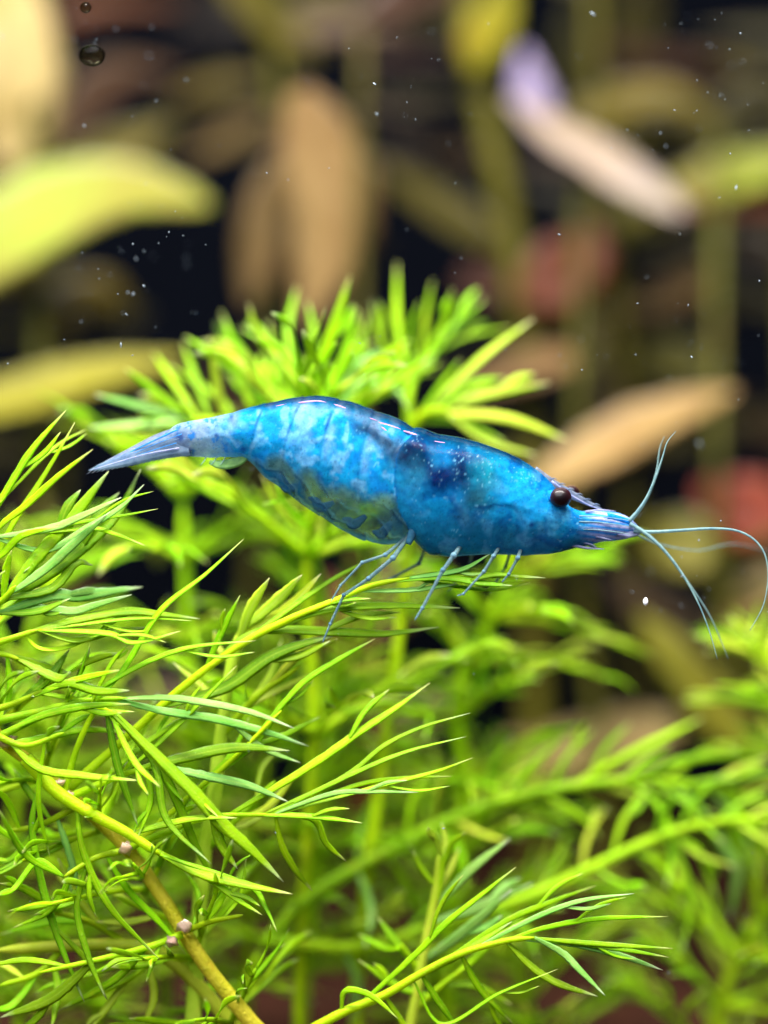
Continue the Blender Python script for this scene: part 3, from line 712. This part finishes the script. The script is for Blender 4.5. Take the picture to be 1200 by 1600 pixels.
XS = np.concatenate([np.linspace(258, 640, 215), np.linspace(642, 998, 200)])
TT = curve1(TOP, XS); BB = curve1(BOT, XS); HH = curve1(HWD, XS)
NR = 180
V = []; C = []; F = []
for i, x in enumerate(XS):
    mid, hh, hw = (TT[i] + BB[i]) / 2, (BB[i] - TT[i]) / 2, HH[i]
    cache = {}
    for j in range(NR):
        a = 2 * math.pi * j / NR
        cy, sz = math.cos(a), math.sin(a)          # sz = +1 at the back line
        py = mid - hh * sz
        wid = hw * (abs(cy) ** .75) * (1 if cy >= 0 else -1)
        wid *= 1 - .06 * max(0, sz) ** 2 - .16 * max(0, -sz)
        # relief: rings of the abdomen, rear edge of the carapace, soft unevenness
        edge = float(curve1(EDGE, py))
        off = 0.
        if x < edge:
            q = seg_x(x, py)
            prev = max([s for s in SEGS if s <= q], default=300)
            off = 1.0 * min(1, max(0, q - prev) / 30) ** .7 * (1 if q > SEGS[0] else .4) - .25 * math.exp(-((q - prev) / 5) ** 2)
            off -= 3.5 * sm(24, 2, edge - x)
        else:
            off = 1.5 * sm(0, 14, x - edge)
        off += 1.3 * nz(x, py, .035, 60) + .5 * nz(x, py, .11, 61)
        k = off / max(12, hw) * min(1, hh / 20)
        V.append(P(x, mid - hh * sz * (1 + k * .7)) + np.array([0, -wid * K * (1 + k * 1.2), 0]))
        if cy >= -1e-9 or abs(sz) > .9999:
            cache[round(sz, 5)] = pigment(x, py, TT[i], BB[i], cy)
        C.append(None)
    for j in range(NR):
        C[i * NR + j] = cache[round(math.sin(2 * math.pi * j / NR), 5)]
n = len(XS)
for i in range(n - 1):
    for j in range(NR):
        a, b = i * NR + j, i * NR + (j + 1) % NR
        F.append((a, a + NR, b + NR, b))
F.append(tuple(range(NR))); F.append(tuple(range((n - 1) * NR, n * NR))[::-1])

def shell_mat(name, col=None, op=None, rough=.14, sss=.35, fine=True, bump=.10, spec=.02):
    m, nt, out = new_mat(name); L = nt.links.new
    b = nd(nt, 'ShaderNodeBsdfPrincipled', Roughness=rough)
    geo = nd(nt, 'ShaderNodeNewGeometry')
    n1 = nd(nt, 'ShaderNodeTexNoise', Scale=26., Detail=5., Roughness=.65); L(geo.outputs['Position'], n1.inputs['Vector'])
    if col is None:
        at = nd(nt, 'ShaderNodeAttribute', attribute_name='pigment')
        c0, a0 = at.outputs['Color'], at.outputs['Alpha']
    else:
        rgb = nd(nt, 'ShaderNodeRGB'); rgb.outputs[0].default_value = (*col, 1); c0 = rgb.outputs[0]
        va = nd(nt, 'ShaderNodeValue'); va.outputs[0].default_value = op; a0 = va.outputs[0]
    dk = mixc(nt, 1.0, c0, (.30, .45, .62), 'MULTIPLY')
    lt = mixc(nt, 1.0, c0, (1.6, 1.4, 1.25), 'MULTIPLY')
    r = ramp(nt, n1.outputs['Fac'], [(.38, 0.), (.62, 1.)])
    c = mixc(nt, .42, c0, mixc(nt, r, dk, lt))
    L(c, b.inputs['Base Color'])
    b.inputs['Subsurface Weight'].default_value = sss
    b.inputs['Subsurface Radius'].default_value = (.5, .8, 1.)
    b.inputs['Subsurface Scale'].default_value = .02
    b.inputs['Specular IOR Level'].default_value = spec
    b.inputs['Specular Tint'].default_value = (1., .52, .88, 1)
    b.inputs['Coat Weight'].default_value = .02
    b.inputs['Coat Roughness'].default_value = .05
    b.inputs['Coat Tint'].default_value = (1., .95, .98, 1)
    n2 = nd(nt, 'ShaderNodeTexNoise', Scale=60., Detail=4., Roughness=.6); L(geo.outputs['Position'], n2.inputs['Vector'])
    bp = nd(nt, 'ShaderNodeBump', Strength=bump, Distance=.02); L(n2.outputs['Fac'], bp.inputs['Height'])
    L(bp.outputs[0], b.inputs['Normal']); L(bp.outputs[0], b.inputs['Coat Normal'])
    t = nd(nt, 'ShaderNodeBsdfTransparent')
    tc = mixc(nt, .45, (1, 1, 1), c); L(tc, t.inputs[0])
    tl = nd(nt, 'ShaderNodeBsdfTranslucent'); gm = nd(nt, 'ShaderNodeGamma', Gamma=.85); L(c, gm.inputs[0]); L(gm.outputs[0], tl.inputs[0])
    mb = nd(nt, 'ShaderNodeMixShader'); mb.inputs[0].default_value = .35; L(b.outputs[0], mb.inputs[1]); L(tl.outputs[0], mb.inputs[2])
    mx = nd(nt, 'ShaderNodeMixShader'); L(a0, mx.inputs[0]); L(t.outputs[0], mx.inputs[1]); L(mb.outputs[0], mx.inputs[2])
    L(mx.outputs[0], out.inputs[0])
    return m
SHELL = shell_mat('blue_shell')
CLEAR = shell_mat('clear_shell', (.22, .28, .40), .48, sss=.2)
TAILM = shell_mat('tail_shell', (.17, .26, .38), .48, sss=.2)
LEGM = shell_mat('leg_shell', (.16, .27, .31), .52, sss=.3)
JOINT = shell_mat('leg_joint', (.15, .29, .38), .65, sss=.3)
FEEL = shell_mat('feeler_shell', (.22, .36, .38), .75, sss=.2)
LILM = shell_mat('lilac_scale', (.34, .36, .56), .75, sss=.3)
BLUEM = shell_mat('blue_scale', (.01, .22, .66), .95, sss=.3)
FLAP = shell_mat('flap_shell', (.22, .42, .16), .6, sss=.2)
WINDOW = shell_mat('swimmeret_shell', (.06, .22, .36), .7, sss=.2)
m, nt, out = new_mat('eye_surface')
b = nd(nt, 'ShaderNodeBsdfPrincipled', Roughness=.38)
b.inputs['Specular IOR Level'].default_value = .2
lw = nd(nt, 'ShaderNodeLayerWeight', Blend=.45)
nt.links.new(mixc(nt, lw.outputs['Facing'], (.003, .001, .002), (.03, .005, .009)), b.inputs['Base Color'])
b.inputs['Coat Weight'].default_value = .12; b.inputs['Coat Roughness'].default_value = .1
nt.links.new(b.outputs[0], out.inputs[0])
EYE = m

sb = Vector(P(640, 868, 0))
shrimp = thing('blue_shrimp', 'bright blue freshwater shrimp with dark red eyes perched on the green fronds', 'shrimp', sb)
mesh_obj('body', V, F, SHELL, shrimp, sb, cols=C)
def limb(name, poly, w0, w1, mat, d0=0., d1=0., parent=None, n=40, ring=ROUND, flat=1.0, prof=None, rough=0.0, nrm=(0, -1, .2)):
    pp = pts(poly); k = len(pp)
    c = [P(x, y, d0 + (d1 - d0) * i / (k - 1)) for i, (x, y) in enumerate(pp)]
    f_ = prof or taper(w0 * K / 2, w1 * K / 2)
    v, f, uv = sweep(c, n, f_, flat, ring, nrm, rough=rough)
    return mesh_obj(name, v, f, mat, parent or shrimp, None if parent else sb, uv)
def ball(name, x, y, d, rx, ry, rd, mat, parent=None, seg=20):
    V = []; F = []
    c = P(x, y, d)
    for i in range(seg // 2 + 1):
        th = math.pi * i / (seg // 2)
        for j in range(seg):
            ph = 2 * math.pi * j / seg
            V.append(c + K * np.array([rx * math.sin(th) * math.cos(ph), rd * math.sin(th) * math.sin(ph), ry * math.cos(th)]))
    for i in range(seg // 2):
        for j in range(seg):
            F.append((i * seg + j, (i + 1) * seg + j, (i + 1) * seg + (j + 1) % seg, i * seg + (j + 1) % seg))
    return mesh_obj(name, V, F, mat, parent or shrimp, None if parent else sb)
# eyes on short stalks
e = ball('eye', 876, 777, -.118, 17, 15.5, 15, EYE)
limb('eye_stalk', '850,776 862,776 872,777', 22, 22, BLUEM, -.06, -.12, e, n=10)
e = ball('eye', 892, 769, .10, 13, 11, 12, EYE)
limb('eye_stalk', '868,776 880,772 890,768', 18, 16, BLUEM, .05, .10, e, n=10)
# added pink slivers shaped as the broken highlight below the back line
m, nt, out = new_mat('highlight_pink')
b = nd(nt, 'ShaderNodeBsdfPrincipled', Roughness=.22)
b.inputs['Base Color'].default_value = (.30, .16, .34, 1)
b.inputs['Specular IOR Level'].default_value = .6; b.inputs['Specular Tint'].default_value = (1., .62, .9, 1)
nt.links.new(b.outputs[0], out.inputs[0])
def on_shell(x, py):
    t_, b_, w_ = (float(curve1(q, x)) for q in (TOP, BOT, HWD))
    sz = ((t_ + b_) / 2 - py) / ((b_ - t_) / 2); cy = math.sqrt(max(0, 1 - sz * sz))
    return P(x, py) + np.array([0, -w_ * K * cy ** .75 * (1 - .06 * max(0, sz) ** 2) - .002, 0])
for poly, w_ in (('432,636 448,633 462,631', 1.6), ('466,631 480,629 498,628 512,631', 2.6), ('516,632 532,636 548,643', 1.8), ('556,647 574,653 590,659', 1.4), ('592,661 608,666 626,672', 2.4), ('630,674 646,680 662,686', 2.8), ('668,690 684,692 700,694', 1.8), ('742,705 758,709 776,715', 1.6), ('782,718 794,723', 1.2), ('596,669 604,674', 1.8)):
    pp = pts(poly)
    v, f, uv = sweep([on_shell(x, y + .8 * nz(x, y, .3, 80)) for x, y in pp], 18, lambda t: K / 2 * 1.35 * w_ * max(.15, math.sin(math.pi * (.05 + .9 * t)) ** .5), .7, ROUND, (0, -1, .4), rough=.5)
    mesh_obj('shell_highlight', v, f, m, shrimp, sb, uv)
# rostrum: thin pointed blade over the eyes
bl = limb('rostrum', '832,739 858,755 885,769 915,784 943,797', 14, 1, CLEAR, 0, 0, prof=lambda t: K * (11 * (1 - t) ** .8 + .8), flat=.16, ring=LENS, n=30, nrm=(0, -1, 0))
for k in range(6):
    t = .25 + .12 * k
    x, y = 832 + 111 * t, 739 + 58 * t - 9 * (1 - t)
    limb('rostrum_tooth', f'{x},{y + 2} {x + 6},{y + .5} {x + 11},{y + 2.5}', 3, .6, CLEAR, parent=bl, n=8)
limb('rostrum_ridge', '862,752 890,772 918,788 941,797', 3.5, 1.2, LILM, -.012, -.006, bl, n=16)
# feeler bases and scales in front of the mouth
for sd in (-1, 1):
    limb('antennal_scale', '885,822 920,822 955,828 985,834 1000,833', 10, 3, LILM, sd * .05, sd * .035, prof=lambda t: K * 9.5 * max(.12, math.sin(math.pi * min(1, .18 + t * .8)) ** .7), flat=.3, ring=LENS, n=26, rough=.15, nrm=(0, -1, .25))
    limb('feeler_base', '890,810 925,809 950,809', 15, 13, LILM, sd * .035, sd * .04, n=14, ring=ROUND12)
    limb('feeler_base', '948,808 968,812 984,817', 15, 10, BLUEM, sd * .045, sd * .03, n=14, ring=ROUND12)
    limb('feeler_base', '880,834 910,837 942,836', 16, 6, BLUEM, sd * .04, sd * .05, n=14, ring=ROUND12)
    limb('mouth_palp', '862,856 890,852 915,850 931,857', 12, 2, TAILM, sd * .035, sd * .035, n=18, rough=.2)
    limb('scale_spine', '900,845 925,851 932,856', 4, .8, LILM, sd * .05, sd * .055, n=8)
    limb('scale_spine', '930,838 948,842 957,844', 4, .8, LILM, sd * .06, sd * .05, n=8)
    limb('scale_spine', '915,800 938,797 962,799', 4, .8, LILM, sd * .05, sd * .045, n=8)
    limb('scale_spine', '888,850 915,856 944,858', 7, .8, LILM, sd * .045, sd * .05, n=10)
for yy in (806, 815, 827):
    limb('scale_ridge', f'905,{yy} 935,{yy + 1} 968,{yy + 5} 985,{yy + 8}', 2.0, 1.0, FEEL, -.09, -.065, n=16)
# antennules (paired branches) and the long antenna
limb('antennule', '983,814 998,797 1012,775 1026,742 1036,712 1043,690 1056,674', 6.5, .8, FEEL, -.04, -.1, n=40)
limb('antennule', '984,815 1000,796 1015,770 1026,735 1031,700 1038,682', 5.5, .7, FEEL, .04, .05, n=40)
limb('antennule', '984,818 1005,831 1036,858 1066,897 1090,940 1108,985 1121,1030', 6.5, .8, FEEL, -.05, -.1, n=44)
limb('antennule', '985,820 1010,833 1045,868 1080,917 1108,960 1126,1000 1138,1030', 5.5, .7, FEEL, .04, .08, n=44)
limb('antenna', '990,830 1020,831 1060,829 1110,826 1150,829 1178,843 1195,866 1200,900 1193,945 1172,985', 6, .9, FEEL, -.04, -.15, n=70)
limb('antenna', '990,833 1030,850 1090,860 1150,850 1230,870', 3, .6, FEEL, .05, .6, n=50)
# walking legs: name, joints
def leg(joints, d0, d1, w=9):
    pp = pts(joints); k = len(pp)
    def dd(i): return (d0 + (d1 - d0) * i / (k - 1)) * (.45 if i == 0 else 1)
    c = [P(x, y, dd(i)) for i, (x, y) in enumerate(pp)]
    # straight segments with slightly swollen joints: dense control points
    cc = []
    for i in range(k - 1):
        for u in (0, .12, .5, .88):
            cc.append(c[i] + (c[i + 1] - c[i]) * u)
    cc.append(c[-1])
    def wf(t):
        s = w * .80 * (1 - .62 * t)
        u = (t * (k - 1)) % 1
        s *= 1 - .16 * math.sin(math.pi * u)
        return K / 2 * max(.9, s * (1 if t < .95 else (1.02 - t) / .07))
    v, f, uv = sweep(cc, 48, wf, .9, ROUND, (0, -1, .2))
    l = mesh_obj('walking_leg', v, f, LEGM, shrimp, sb, uv)
    for i in range(1, k - 1):
        x, y = pp[i]
        r = w * .52 * (1 - .62 * i / (k - 1))
        ball('joint', x, y, dd(i), r, r, r, JOINT, l, seg=10)
    return l
leg('644,832 602,867 566,879 532,915 517,940', -.10, -.16, 9)
leg('646,828 614,872 576,904 537,930 516,975 504,1004', -.13, -.12, 11)
leg('722,850 709,868 692,891 660,950 648,969', -.15, -.24, 12)
leg('782,852 771,869 756,893 724,928 714,931', -.14, -.18, 9)
leg('816,852 809,872 795,897 784,910', -.12, -.12, 10)
leg('668,846 655,880 610,905 560,925 540,945', .12, .18, 9)
leg('740,850 735,880 715,905 700,925', .14, .2, 9)
leg('800,852 790,885 772,915 765,927', .12, .18, 8)
limb('leg_base', '640,800 645,828 638,850', 24, 9, WINDOW, -.07, -.10, n=12)
limb('leg_base', '668,825 676,850 688,864', 22, 12, WINDOW, -.05, -.05, n=12)
# swimmerets folded under the abdomen
for k, (a, b_) in enumerate((((470, 758), (440, 752)), ((522, 785), (492, 786)), ((572, 806), (545, 818)), ((612, 815), (592, 838)))):
    for sd in (-1, 1):
        x0, y0 = a; x1, y1 = b_
        limb('swimmeret', f'{x0},{y0} {(x0 + x1) / 2 - 6},{(y0 + y1) / 2 + 8} {x1},{y1 - 4} {x1 - 10},{y1 - 8}', 1, 1, WINDOW, sd * .05, sd * .03, prof=lambda t: K * 8 * max(.1, math.sin(math.pi * (.12 + .82 * t))), flat=.3, ring=LENS, n=16)
limb('swimmeret', '388,712 370,722 345,726 327,722', 1, 1, FLAP, -.03, -.04, prof=lambda t: K * 8 * max(.15, math.sin(math.pi * (.1 + .85 * t)) ** .6), flat=.3, ring=LENS, n=18)
for x in (322, 338, 352):
    limb('bristle', f'{x},714 {x - 3},720 {x - 9},727', 2, .6, FEEL, -.03, -.05, n=8)
# tail fan: telson and two pairs of uropods, folded
tp = lambda w, p=.5: (lambda t: K * w * max(.06, math.sin(math.pi * min(1, .22 + .78 * t ** .9)) ** p))
limb('telson', '300,672 262,684 215,705 172,723', 1, 1, TAILM, 0, 0, prof=lambda t: K * (15 * (1 - t) + 1.5), flat=.5, ring=LENS, n=24, nrm=(0, -.8, .6))
fan = lambda w: (lambda t: K * (w * (1 - t) ** .75 + 1.2) * (1 if t < .9 else max(.2, 1 - (t - .9) * 8)))
for sd in (-1, 1):
    limb('tail_blade', '292,692 250,702 195,719 138,735', 1, 1, TAILM, sd * .035, sd * .10, prof=fan(20), flat=.12, ring=LENS, n=30, nrm=(0, -.95, .25))
    limb('tail_blade', '295,684 250,694 200,713 150,731', 1, 1, CLEAR, sd * .02, sd * .05, prof=fan(22), flat=.12, ring=LENS, n=30, nrm=(0, -.95, .3))
    limb('tail_rib', '276,672 235,691 190,713 150,731', 2.5, 1, BLUEM, sd * .06, sd * .07, n=18)
    for q in range(3):
        limb('tail_rib', f'{284 - 4 * q},{678 + 7 * q} 240,{695 + 4 * q} 200,{712 + 2.5 * q} 160,{727 + 1.2 * q}', 1.0, .5, TAILM if q % 2 else BLUEM, sd * (.055 + .004 * q), sd * .08, n=14)
    limb('tail_rib', '280,700 230,709 190,720 140,735', 2.5, 1.2, LILM, sd * .06, sd * .12, n=18)

for k in range(16):
    t = k / 15
    x, y = 262 - 118 * t, 714 + 21 * t
    limb('bristle', f'{x:.1f},{y - 1:.1f} {x - 4:.1f},{y + 3:.1f} {x - 9:.1f},{y + 6:.1f}', 1.1, .4, CLEAR, -.05 - .05 * t, -.06 - .05 * t, n=5)
# ---------------------------------------------------------------- loose bits in the water
m, nt, out = new_mat('detritus')
b = nd(nt, 'ShaderNodeBsdfPrincipled', Roughness=.6)
b.inputs['Base Color'].default_value = (.26, .32, .38, 1)
tr = nd(nt, 'ShaderNodeBsdfTransparent'); mx = nd(nt, 'ShaderNodeMixShader'); mx.inputs[0].default_value = .55
nt.links.new(tr.outputs[0], mx.inputs[1]); nt.links.new(b.outputs[0], mx.inputs[2]); nt.links.new(mx.outputs[0], out.inputs[0])
DET = m
V = []; F = []
clusters = [(620, 130), (1150, 60), (1080, 200), (200, 380), (1080, 560), (200, 470), (180, 80), (1120, 900)]
for k in range(360):
    if random.random() < .45:
        cx, cy = random.choice(clusters); px, py = random.gauss(cx, 70), random.gauss(cy, 60)
    else:
        px, py = random.uniform(-40, 1240), random.uniform(-20, 1600) ** 1.0
        if py > 700 and random.random() < .6: continue
    d = random.gauss(-.15, .5)
    if 120 < px < 1000 and 600 < py < 880: d = random.uniform(.3, .5)
    c = P(px, py, d)
    r = K * random.choice((.5, .6, .7, .8, .9, 1.1, 1.6))
    ax = rng.normal(0, 1, 3); ax /= np.linalg.norm(ax); ln = random.choice((1, 1, 1.3, 2.2, 3.5))
    b0 = len(V)
    for q in ((1, 0, 0), (-1, 0, 0), (0, 1, 0), (0, -1, 0), (0, 0, 1), (0, 0, -1)):
        v = np.array(q, float) * random.uniform(.7, 1.2)
        v = v + ax * np.dot(v, ax) * (ln - 1)
        V.append(c + r * v)
    for f in ((0, 2, 4), (2, 1, 4), (1, 3, 4), (3, 0, 4), (2, 0, 5), (1, 2, 5), (3, 1, 5), (0, 3, 5)):
        F.append(tuple(b0 + x for x in f))
o = mesh_obj('floating_specks', V, F, DET)
o['kind'] = 'stuff'; o['label'] = 'tiny pale specks drifting in the water'; o['category'] = 'specks'
def blob(x, y, d, rx, ry, rz, mat, name, label, cat, seg=12, rough=.25):
    V = []; F = []
    c = P(x, y, d)
    for i in range(seg // 2 + 1):
        th = math.pi * i / (seg // 2)
        for j in range(seg):
            ph = 2 * math.pi * j / seg
            u = np.array([math.sin(th) * math.cos(ph), math.sin(th) * math.sin(ph), math.cos(th)])
            V.append(c + K * np.array([rx, rz, ry]) * u * (1 + rough * noise.noise(tuple(u * 1.7 + x))))
    for i in range(seg // 2):
        for j in range(seg):
            F.append((i * seg + j, (i + 1) * seg + j, (i + 1) * seg + (j + 1) % seg, i * seg + (j + 1) % seg))
    o = mesh_obj(name, V, F, mat)
    o['label'] = label; o['category'] = cat
    return o
m, nt, out = new_mat('white_flake')
b = nd(nt, 'ShaderNodeBsdfPrincipled', Roughness=.4); b.inputs['Base Color'].default_value = (.85, .85, .9, 1)
nt.links.new(b.outputs[0], out.inputs[0])
blob(1009, 940, -.05, 4, 6.5, 4, m, 'food_flake', 'small bright white flake floating below the antennae', 'flake')
m, nt, out = new_mat('air')
lw = nd(nt, 'ShaderNodeFresnel'); lw.inputs[0].default_value = 1.33
t = nd(nt, 'ShaderNodeBsdfTransparent')
nt.links.new(ramp(nt, nd(nt, 'ShaderNodeLayerWeight', Blend=.35).outputs['Facing'], [(.2, (.55, .55, .45)), (.75, (.06, .05, .03))]), t.inputs[0])
gl = nd(nt, 'ShaderNodeBsdfGlossy', Roughness=.08); mx = nd(nt, 'ShaderNodeMixShader')
k_ = nd(nt, 'ShaderNodeMath', operation='MULTIPLY'); k_.inputs[1].default_value = .12
nt.links.new(lw.outputs[0], k_.inputs[0]); nt.links.new(k_.outputs[0], mx.inputs[0])
nt.links.new(t.outputs[0], mx.inputs[1]); nt.links.new(gl.outputs[0], mx.inputs[2]); nt.links.new(mx.outputs[0], out.inputs[0])
blob(144, 86, -.25, 20, 17, 17, m, 'air_bubble', 'dark rimmed air bubble near the top left', 'bubble', seg=24, rough=.04)
blob(134, 12, -.25, 9, 9, 9, m, 'air_bubble', 'smaller air bubble at the top edge above the larger one', 'bubble', seg=20, rough=.04)
